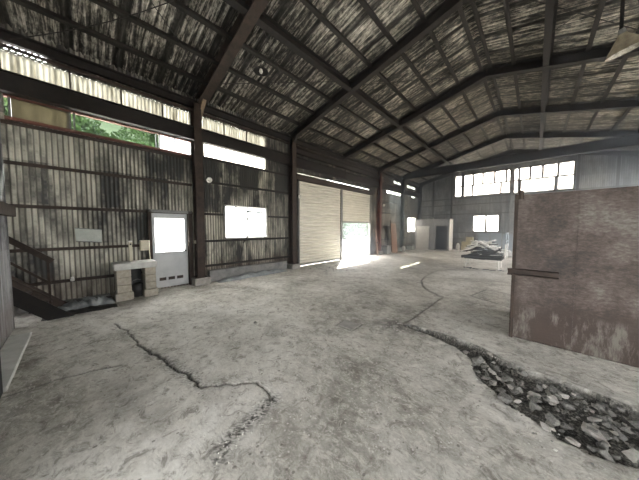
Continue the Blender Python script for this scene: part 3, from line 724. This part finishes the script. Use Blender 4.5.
# grey shed in far corner
t = thing('storage_shed', (-5.6,18.2,0), 'grey panelled booth with a dark doorway in the far left corner', 'booth')
y0,y1 = 17.9,18.9; th = .05
mb = MB(); mb.box(-6.78,-5.25,y0,y0+th,0,2.2); mb.box(-5.25,-4.52,y0,y0+th,1.75,2.2); mb.box(-4.52,-4.38,y0,y0+th,0,2.2)
mb.build('front_wall', M['shedgrey'], t)
B(-4.43,-4.38,y0+th,y1,0,2.2).build('side_wall', M['white'], t); B(-6.78,-6.73,y0+th,y1,0,2.2).build('side_wall', M['shedgrey'], t)
B(-6.78,-4.38,y1-.05,y1,0,2.2).build('rear_wall', M['steel_dark'], t)  # dark material paints in the shade inside the doorway
B(-6.82,-4.34,y0-.04,y1+.02,2.2,2.25).build('shed_roof', M['shedgrey'], t)
mb = MB(); mb.box(-5.29,-5.25,y0-.02,y0+th,0,1.79); mb.box(-4.52,-4.48,y0-.02,y0+th,0,1.79); mb.box(-5.29,-4.48,y0-.02,y0+th,1.75,1.79); mb.build('door_frame', M['steel_grey'], t)
t = thing('flat_sheet', (-6.2,17.8,0), 'pale flat panel leaning on the left of the grey booth', 'panel'); MB().beam((-6.15,17.72,0),(-6.15,17.88,1.75),.9,.03,up=(0,1,0)).build('panel_body', M['white'], t)
t = thing('flat_sheet', (-5.6,17.8,0), 'narrow grey panel leaning next to the booth doorway', 'panel'); MB().beam((-5.45,17.74,0),(-5.45,17.88,1.62),.28,.03,up=(0,1,0)).build('panel_body', M['shedgrey'], t)
o = MB().lathe([(0,0),(.14,0),(.16,.12),(.08,.16),(0,.16)],(-5.7,18.3,2.25),12).build('round_tin', M['steel_grey'], smooth=True); tag(o,'round tin lying on the roof of the grey booth','tin')

# things by the gable
def crate(x,y,z,w,d,h,label,mat='yellow'):
    t = thing('plastic_crate', (x,y,z), label, 'crate', 'faded yellow crates by the gable')
    mb = MB(); mb.box(x-w/2,x+w/2,y-d/2,y+d/2,z,z+.02)
    for a in (-1,1):
        mb.box(x-w/2,x+w/2,y+a*(d/2-.01)-.01,y+a*(d/2-.01)+.01,z,z+h); mb.box(x+a*(w/2-.01)-.01,x+a*(w/2-.01)+.01,y-d/2,y+d/2,z,z+h)
    mb.build('crate_body', M[mat], t); mb = MB()
    for a in (-1,1): mb.box(x-w/2-.015,x+w/2+.015,y+a*(d/2),y+a*(d/2)+.015*a,z+h-.05,z+h) if a>0 else mb.box(x-w/2-.015,x+w/2+.015,y-d/2-.015,y-d/2,z+h-.05,z+h)
    mb.build('crate_rim', M[mat], t)
crate(-3.5,18.75,0,.55,.4,.34,'lowest faded yellow crate in the stack by the booth'); crate(-3.48,18.75,.34,.55,.4,.30,'middle faded yellow crate in the stack by the booth')
crate(-3.3,18.75,.64,.4,.4,.32,'topmost faded yellow crate, shifted right on the stack')
t = thing('plastic_can', (-4.05,18.7,0), 'upright white plastic can right of the grey booth', 'can'); MB().lathe([(0,0),(.12,0),(.13,.1),(.12,.42),(.05,.52),(0,.52)],(-4.0,18.7,0),14).build('can_body', M['white'], t, smooth=True); MB().lathe([(0,.52),(.04,.52),(.04,.57),(0,.57)],(-4.0,18.7,0),10).build('can_cap', M['rubber'], t)
for k,(x,w_,h_) in enumerate(((-2.55,.62,1.25),(-1.9,.6,1.27),(-1.25,.6,1.2))):
    t = thing('flat_sheet', (x,19.1,0), ('left','middle','right')[k]+' blue grey panel standing under the low gable window', 'panel', 'blue grey panels under the gable window')
    MB().beam((x,19.0,0),(x,19.14,h_),w_,.03,up=(0,1,0)).build('panel_body', M['bluepanel'], t); MB().beam((x-w_/2,18.985,0),(x-w_/2,19.125,h_),.025,.045,up=(0,1,0)).build('panel_edge', M['frame_grey'], t)
for k in range(3):
    o = B(-1.5,.1,16.2+.03*k,17.2,.08+k*.05,.125+k*.05).build('sheet_stack_board', M['white'], bevel=.004); o.name='flat_board'; tag(o, ('lowest','middle','top')[k]+' white board of the flat pile behind the scrap trolley','board','white boards in the flat pile')
for k,x in enumerate((-1.2,-.2)):
    o = B(x-.05,x+.05,16.25,17.15,0,.08).build('timber_bearer', M['ply']); tag(o, ('left','right')[k]+' timber bearer under the flat pile of white boards','timber')

# ------------------------------------------------------------------ scrap trolley
CX, CY = -1.47, 11.15
t = thing('scrap_trolley', (CX,CY,0), 'steel frame trolley carrying a heap of scrap rods', 'trolley')
mb = MB()
for y in (-.45,.45): mb.beam((CX-.58,CY+y,.42),(CX+.58,CY+y,.42),.05,.06)
for x in (-.58,0,.58): mb.beam((CX+x,CY-.45,.42),(CX+x,CY+.45,.42),.05,.06)
mb.build('deck_frame', M['deck'], t); B(CX-.57,CX+.57,CY-.43,CY+.43,.445,.46).build('deck', M['deck'], t)
for x in (-.53,.53):
    for y in (-.42,.42): 
        l = MB().tube((CX+x,CY+y,.0),(CX+x*.98,CY+y,.42),.025).build('leg', M['pale_metal'], t)
        MB().tube((CX+x,CY+y-.02,.05),(CX+x,CY+y+.02,.05),.05,12).build('wheel', M['rubber'], l); 
for y in (-.42,.42): MB().tube((CX+.70,CY+y,.45),(CX+.70,CY+y,1.42),.02).build('upright', M['bluepanel'], t)
for z in (.8,1.1,1.4): MB().tube((CX+.70,CY-.42,z),(CX+.70,CY+.42,z),.016).build('rung', M['bluepanel'], t)
for y in (-.42,.42): MB().tube((CX+.70,CY+y,.45),(CX+.70,CY+y,1.0),.022).build('corner_post', M['pale_metal'], t)
r = random.Random(5)
for k in range(34):
    a = r.uniform(-.35,.35); L = r.uniform(.3,.7); x = CX+r.uniform(-.42,.42); y = CY-.5+.8*r.random(); z = .36+.32*r.random(); dx, dy = math.cos(a)*L/2, math.sin(a)*L/2*.4
    o = MB().beam((x-dx,y-dy,z),(x+dx,y+dy,z+r.uniform(-.04,.26)),r.uniform(.04,.10),r.uniform(.03,.07)).build('scrap_bar', M['dark_scrap'])
    tag(o,'dark scrap bar in the lower layer of the trolley heap','scrap','dark scrap bars low in the heap')
for k in range(60):
    u = r.uniform(-1,1); L = r.uniform(.45,.95); x = CX+u*.36; y = CY-.5+.85*r.random(); z = .74+(.98-.25*abs(u)-.74)*r.random()+.06
    sl = -u*.6+r.uniform(-.55,.55); dx = L/2; dy = r.uniform(-.25,.25); dz = sl*L/2*.7
    if r.random() < .5: mb = MB().tube((x-dx,y-dy,z-dz),(x+dx,y+dy,z+dz),r.uniform(.018,.036),7)
    else: mb = MB().beam((x-dx,y-dy,z-dz),(x+dx,y+dy,z+dz),r.uniform(.05,.12),.02)
    if k%4 == 3:
        o = mb.build('scrap_rod', M['deck']); tag(o,'black scrap rod among the pale ones in the trolley heap','scrap','black scrap rods in the trolley heap'); continue
    o = mb.build('scrap_rod', M['pale_metal']); tag(o,'pale scrap rod or strip in the upper tangle of the trolley heap','scrap','pale scrap rods in the trolley heap')
for k in range(8):
    x = CX+r.uniform(-.8,.75); y = CY-r.uniform(.45,.75)
    a = r.uniform(0,3.1); o = MB().tube((x,y,.025),(x+.2*math.cos(a),y+.2*math.sin(a),.03),.018,6).build('loose_scrap', M['dark_scrap']); tag(o,'short dark offcut lying on the floor by the trolley','scrap','offcuts on the floor by the trolley')
# pole stand right of the trolley
t = thing('pole_stand', (-.42,11.0,0), 'thin pale pole stand between the trolley and the rusty tank', 'stand')
MB().tube((-.42,11.0,.02),(-.42,11.0,1.55),.022).build('pole', M['pale_metal'], t)
for a in (.3,2.4,4.5): MB().tube((-.42,11.0,.3),(-.42+.25*math.cos(a),11.0+.25*math.sin(a),0.01),.014).build('leg', M['pale_metal'], t)

# ------------------------------------------------------------------ rusty steel tank
t = thing('steel_tank', (1.9,5.0,0), 'large rust streaked steel plate box with a short channel rail on its face', 'tank')
mb = MB(); mb.box(-.20,4.1,4.27,5.7,.025,2.06); mb.build('tank_body', M['tank'], t, bevel=.012)
B(-.225,-.185,4.245,4.30,.02,2.07).build('corner_angle', M['steel_brown'], t, bevel=.004)
B(-.19,4.1,4.262,4.28,2.03,2.065).build('top_rim', M['tank'], t)
B(.385,.397,4.262,4.272,.03,2.03).build('seam', M['tank'], t)
mb = MB(); mb.box(-.27,.24,4.17,4.268,.94,.952); mb.box(-.27,.24,4.17,4.268,1.012,1.024); mb.box(-.27,.24,4.26,4.268,.94,1.02); mb.build('channel_rail', M['steel_brown'], t)
MB().tube((-.16,4.265,2.0),(-.16,4.265,2.12),.03,8).build('lifting_lug', M['steel_brown'], t)

# ------------------------------------------------------------------ hanging lamps
LX, LY, LZ = .87, 5.56, 4.17
t = thing('pendant_lamp', (LX,LY,LZ), 'rust spotted conical lamp hanging at the upper right', 'lamp')
mb = MB().lathe([(.045,.30),(.06,.27),(.235,.02),(.245,.0)],(0,0,0),24); lm = Matrix.Scale(.84,4)@Matrix.Rotation(math.radians(-14),4,'Y')@Matrix.Rotation(math.radians(12),4,'X')
def lt(mb): mb.v = [tuple(lm@Vector(v)+Vector((LX,LY,LZ))) for v in mb.v]; return mb
lt(mb).build('lamp_shade', M['shade'], t, smooth=True); lt(MB().lathe([(.05,.268),(.228,.018),(.238,.002)],(0,0,0),24)).build('shade_lining', M['shade_in'], t, smooth=True)
lt(MB().lathe([(0,.26),(.03,.24),(.05,.16),(.035,.10),(0,.08)],(0,0,0),14)).build('bulb', M['white'], t, smooth=True)
lt(MB().lathe([(0,.38),(.035,.37),(.05,.31),(.05,.28),(0,.27)],(0,0,0),14)).build('socket', M['steel_grey'], t, smooth=True)
tp = lm@Vector((0,0,.36))+Vector((LX,LY,LZ)); MB().tube(tp,(tp.x,tp.y+.1,R(tp.x)+.26),.02).build('stem', M['steel_dark'], t)
LX, LY, LZ = -4.75, 3.05, 5.22
t = thing('pendant_lamp', (LX,LY,LZ), 'dark wide shade lamp with white bulb under the left slope', 'lamp')
MB().lathe([(.03,.12),(.05,.10),(.165,.01),(.17,.0),(.16,.006),(.04,.09)],(LX,LY,LZ),20).build('lamp_shade', M['steel_dark'], t, smooth=True)
MB().lathe([(0,-.05),(.03,-.035),(.042,0),(.03,.05),(0,.08)],(LX,LY,LZ),12).build('bulb', M['white'], t, smooth=True)
MB().tube((LX,LY,LZ+.11),(LX+.02,LY,R(LX)+.3),.006).build('cord', M['wire'], t)

# manhole cover
o = MB().add([(-2.305,2.885,.008),(-2.345,3.135,.008),(-2.045,3.155,.008),(-2.035,2.895,.008),(-2.305,2.885,-.02),(-2.345,3.135,-.02),(-2.045,3.155,-.02),(-2.035,2.895,-.02)],[(0,1,2,3),(4,7,6,5),(0,4,5,1),(1,5,6,2),(2,6,7,3),(3,7,4,0)]).build('drain_cover', M['plinth'])
tag(o,'small square concrete drain cover set in the floor','drain cover')

# ------------------------------------------------------------------ rubble
def stone(seed, flat=.6):
    r_ = random.Random(seed); bm = bmesh.new()
    for k in range(14):
        v = Vector((r_.gauss(0,1),r_.gauss(0,1),r_.gauss(0,1))).normalized(); q = r_.uniform(.75,1)
        bm.verts.new((v.x*.5*q, v.y*.38*q, v.z*.5*flat*q))
    g = bmesh.ops.convex_hull(bm, input=bm.verts); bmesh.ops.delete(bm, geom=[e for e in g['geom_interior'] if isinstance(e,bmesh.types.BMVert)], context='VERTS')
    me = bpy.data.meshes.new('stone'); bm.to_mesh(me); bm.free(); return me
protoM = []
for s in range(8): me = stone(s+1); me.materials.append(M['chunk']); protoM.append(me)
palM = []
for s in range(4): me = stone(s+31,.45); me.materials.append(M['chunk_pale']); palM.append(me)
chipM = []
for s in range(4): me = stone(s+51,.6); me.materials.append(M['chip']); chipM.append(me)
def put(name, me, x,y,z,s,label,cat,group=None,rot=None):
    o = bpy.data.objects.new(name, me); C.objects.link(o); o.location=(x,y,z); o.scale=(s,s,s)
    o.rotation_euler = rot or (r.uniform(-.5,.5), r.uniform(-.5,.5), r.uniform(0,6.28)); tag(o,label,cat,group); return o
tp_np = lambda x,y: bool(inpoly(np.array([x]),np.array([y]),TRENCH)[0])
put('concrete_chunk', palM[0], .15,3.0,-.0,.20,'large pale slab of broken concrete upper middle of the trench','rubble',rot=(.2,.3,.6))
put('concrete_chunk', palM[1], .40,2.72,-.01,.24,'large pale slab of broken concrete lower right in the trench','rubble',rot=(.3,.1,2.2))
put('concrete_chunk', palM[2], .56,2.62,.0,.16,'flat pale chunk at the lower right corner of the trench','rubble',rot=(.1,-.2,1.0))
put('concrete_chunk', palM[3], -.40,3.30,-.01,.09,'pale chunk at the narrow left end of the rubble','rubble',rot=(.3,.2,1.0))
n = 0; tries = 0
while n < 285 and tries < 6000:
    tries += 1; x = -.62+2.0*r.random()**1.15; y = r.uniform(2.3,3.7)
    if not tp_np(x,y) or (x < -.45 and r.random() < .6) or (y > 3.28 and r.random()<.5): continue
    s = r.choice((.03,.04,.045,.05,.06,.07,.09)) * (1 if r.random() < .85 else 1.5)
    s *= 1.25; put('concrete_chunk', r.choice(protoM) if r.random() < .8 else r.choice(palM), x,y,-.045+s*.25+r.uniform(0,.035),s,'small broken concrete piece among the rubble in the trench','rubble','broken concrete in the trench'); n += 1
for k in range(60):
    a = r.random(); 
    if a < .45: x, y = r.uniform(-.6,.4), 0; y = 2.9-.6*(x+.5)+r.uniform(-.25,.05)
    elif a < .75: x, y = -1.62+r.gauss(0,.13), 3.5+r.gauss(0,.16)
    else: x, y = r.uniform(-.5,.6), r.uniform(3.4,3.5)
    put('stone_chip', r.choice(chipM if r.random()<.5 else protoM), x,y,.012,r.uniform(.014,.035),'loose stone crumb scattered round the trench edge','stone','stone crumbs round the trench')
for k in range(130):
    if k < 40: x, y = -2.3+r.gauss(0,.6), .6+r.gauss(0,.35)
    elif k < 80: q_ = r.random(); x, y = -1.72+.17*q_+r.gauss(0,.05), 1.15-.5*q_+r.gauss(0,.06)
    else: x, y = r.uniform(-4.8,.2), r.uniform(.3,6.5)
    put('stone_chip', r.choice(chipM), x,y,.008,r.uniform(.010,.022),'tiny pale stone chip lying on the concrete floor','stone','stone chips on the floor')
for k,(x,y) in enumerate(((-1.35,7.1),(-5.1,6.9),(-3.36,1.98),(-5.6,6.3),(-2.1,9.6))):
    put('concrete_chunk', protoM[k], x,y,.02,.07,('dark stone on the slab beyond the trench','grey lump before the closed shutter','single pale lump left of the drain cover','grey lump near the shutter foot','dark lump on the far floor')[k],'rubble')
for k in range(36):
    put('concrete_chunk', r.choice(protoM), -6.6+r.random()**1.5*1.4, r.uniform(5.9,9.6), .02, r.uniform(.04,.09), 'small debris lump along the foot of the shutters','rubble','debris at the foot of the shutters')

# ------------------------------------------------------------------ outside
gm_ = MB()
for (a,b,c,d) in ((-90,XL-.2,-40,120),(XR+.25,60,-40,120),(XL-.2,XR+.25,-40,YN-.15),(XL-.2,XR+.25,YF+.3,120)): gm_.box(a,b,c,d,-.3,-.04)
o = gm_.build('ground', M['yard']); struct(o,'pale yard outside the hall')
def hill():
    vs = []; n, m_ = 50, 16
    for i in range(n+1):
        for j in range(m_+1):
            y = -40+i*150/n; u = j/m_; x = -20-u*40-.25*max(0,y-10); vs.append((x,y,-.1+u**1.1*26+2.5*mnoise.noise(Vector((x*.08,y*.08,0)))*min(1,u*4)))
    o = MB().add(vs,[(i*(m_+1)+j,(i+1)*(m_+1)+j,(i+1)*(m_+1)+j+1,i*(m_+1)+j+1) for i in range(n) for j in range(m_)]).build('hillside', M['hill'], smooth=True); struct(o,'green wooded hillside beyond the left wall')
hill()
def crown_mesh(seed, n=2600, rad=2.6, ht=3.0):
    r_ = np.random.RandomState(seed); blobs = [(r_.uniform(-.5,.5)*rad, r_.uniform(-.5,.5)*rad, r_.uniform(-.4,.5)*ht, r_.uniform(.45,.75)*rad) for _ in range(9)]
    vs, fs = [], []
    for k in range(n):
        b = blobs[r_.randint(9)]; d = r_.normal(size=3); d /= np.linalg.norm(d); p = np.array(b[:3])+d*b[3]*r_.uniform(.75,1.05)*np.array([1,1,.8])
        a = r_.normal(size=3); a /= np.linalg.norm(a); c = np.cross(a, r_.normal(size=3)); c /= np.linalg.norm(c); s = r_.uniform(.10,.22)
        i = len(vs); vs += [tuple(p-a*s-c*s*.5),tuple(p+a*s*.2-c*s*.7),tuple(p+a*s+c*s*.1),tuple(p-a*s*.2+c*s*.7)]; fs.append((i,i+1,i+2,i+3))
    return vs, fs
protos = []
def make_tree(seed, label, group):
    t = thing('bushy_tree', (0,0,0), label, 'tree', group)
    vs, fs = crown_mesh(seed); MB().add([(a,b,c+4.2) for a,b,c in vs], fs).build('crown', M['leaf'], t)
    mb = MB().tube((0,0,-.5),(.1,.05,3.0),.16,7,.10); mb.tube((.1,.05,2.6),(1.0,.4,4.5),.07,5,.03); mb.tube((.1,.05,2.6),(-.8,-.3,4.6),.07,5,.03); mb.build('trunk', M['bark'], t); return t
base = make_tree(3,'','')
b2 = make_tree(8,'','')
first = {0:True,1:True}
def put_tree(k,x,y,z,s,label,group):
    src = (base,b2)[k]
    o = src if first[k] else copy_tree(src)
    first[k] = False
    o.location = (x,y,z); o.scale = (s,s,s); o.rotation_euler = (0,0,r.uniform(0,6)); o['label']=label; o['group']=group
hz_ = lambda x: ((-20-x)/40)**1.1*26
i = 0
for row,(x,dz) in enumerate(((-27,2.4),(-32,4.2),(-37,6.3))):
    for y in range(-8,16,4):
        xx = x+r.uniform(-1,1); zz = hz_(xx)-2.2; i += 1
        put_tree(i%2, xx, y+r.uniform(-1,1), zz, r.uniform(.85,1.15), ('lower','middle','upper')[row]+' row tree on the green hillside outside the upper window', 'trees on the hillside')
for k,(x,y) in enumerate(((-23,30.5),(-25,34.5),(-27,38.5),(-28,43),(-24,39),(-21,27.5),(-31,47))):
    put_tree(k%2, x, y, -3.0, r.uniform(.8,1.0), 'green bush beyond the yard seen under the raised shutter', 'bushes beyond the yard')

# ------------------------------------------------------------------ light
w = bpy.data.worlds.new('World'); S.world = w; w.use_nodes = True
bg = w.node_tree.nodes['Background']; bg.inputs[0].default_value = (1,1,1,1); bg.inputs[1].default_value = 8.0
sun = bpy.data.lights.new('sun','SUN'); sun.energy = 18; sun.angle = math.radians(.6); sun.color = (1,.95,.86)
so = bpy.data.objects.new('sun', sun); C.objects.link(so); so.rotation_euler = Vector((-.45,.70,.56)).to_track_quat('Z','Y').to_euler()
def portal(loc, rot, sx, sy):
    l = bpy.data.lights.new('daylight_portal','AREA'); l.shape='RECTANGLE'; l.size=sx; l.size_y=sy; l.cycles.is_portal = True
    o = bpy.data.objects.new('daylight_portal', l); C.objects.link(o); o.location=loc; o.rotation_euler=rot
RL = (0,-PI/2,0)   # pointing +x
def plt(r_): y0,y1,z0,z1 = r_; portal((XL-.07,(y0+y1)/2,(z0+z1)/2), RL, z1-z0, y1-y0)
for q in (DOOR,WIN2,(9.1,11.74,0,1.87),WINF,BAND1,BAND2,STR1,STR2,SLIT,HI1,HI2): plt(q)
for (x0,x1,z0,z1) in (G1,G2,G3): portal(((x0+x1)/2,YF+.08,(z0+z1)/2), (-PI/2,0,0), x1-x0, z1-z0)
portal((0,YN-.1,1.25),(PI/2,0,0),4.4,2.5)
for q in ((-2.6,-.9,1.1,2.3),(3.0,5.2,1.2,3.2),(8.2,11.8,1.2,3.4),(13.0,15.6,1.2,3.4),(16.4,18.8,1.2,3.4)): y0,y1,z0,z1=q; portal((XR+.08,(y0+y1)/2,(z0+z1)/2),(0,PI/2,0),z1-z0,y1-y0)

hz = MB().box(XL-.5,XR+.5,YN-.7,YF+.6,-.2,7.3).add([],[])  # added haze volume, stands in for the lens veil over the far end
hb = hz.build('veil_haze', None); tag(hb,'thin haze in the hall, added to stand in for lens veil','haze',kind='stuff')
hm = bpy.data.materials.new('veil_air'); hm.use_nodes = True; ht = hm.node_tree; ht.nodes.clear()
ho = ht.nodes.new('ShaderNodeOutputMaterial'); hv = ht.nodes.new('ShaderNodeVolumeScatter'); hv.inputs['Density'].default_value = .010; hv.inputs['Anisotropy'].default_value = .65; hv.inputs['Color'].default_value = (.76,.87,1,1)
tc_ = ht.nodes.new('ShaderNodeTexCoord'); sx_ = ht.nodes.new('ShaderNodeSeparateXYZ'); ht.links.new(tc_.outputs['Object'], sx_.inputs[0])
mr = ht.nodes.new('ShaderNodeMapRange'); mr.interpolation_type = 'SMOOTHSTEP'; ht.links.new(sx_.outputs[1], mr.inputs[0])
for i_, v_ in ((1,1.),(2,11.),(3,.004),(4,.055)): mr.inputs[i_].default_value = v_
ht.links.new(mr.outputs[0], hv.inputs['Density'])
ht.links.new(hv.outputs[0], ho.inputs['Volume']); hb.data.materials.append(hm)

# ------------------------------------------------------------------ camera
cam = bpy.data.cameras.new('camera'); cam.sensor_width = 36; cam.lens = 36*228/639; cam.clip_start=.05; cam.clip_end=500
co = bpy.data.objects.new('camera', cam); C.objects.link(co); co.location=(0,0,1.6); co.rotation_euler=(math.radians(87.0),0,math.radians(43.4)); S.camera = co
S.view_settings.view_transform='Standard'; S.view_settings.look='None'; S.view_settings.exposure=1.5; S.view_settings.gamma=1; S.view_settings.use_curve_mapping=False
S.cycles.max_bounces = 10; S.cycles.diffuse_bounces = 5; S.cycles.transparent_max_bounces = 12; S.cycles.sample_clamp_indirect = 8
for o in bpy.data.objects:
    if 'org' in o: del o['org']
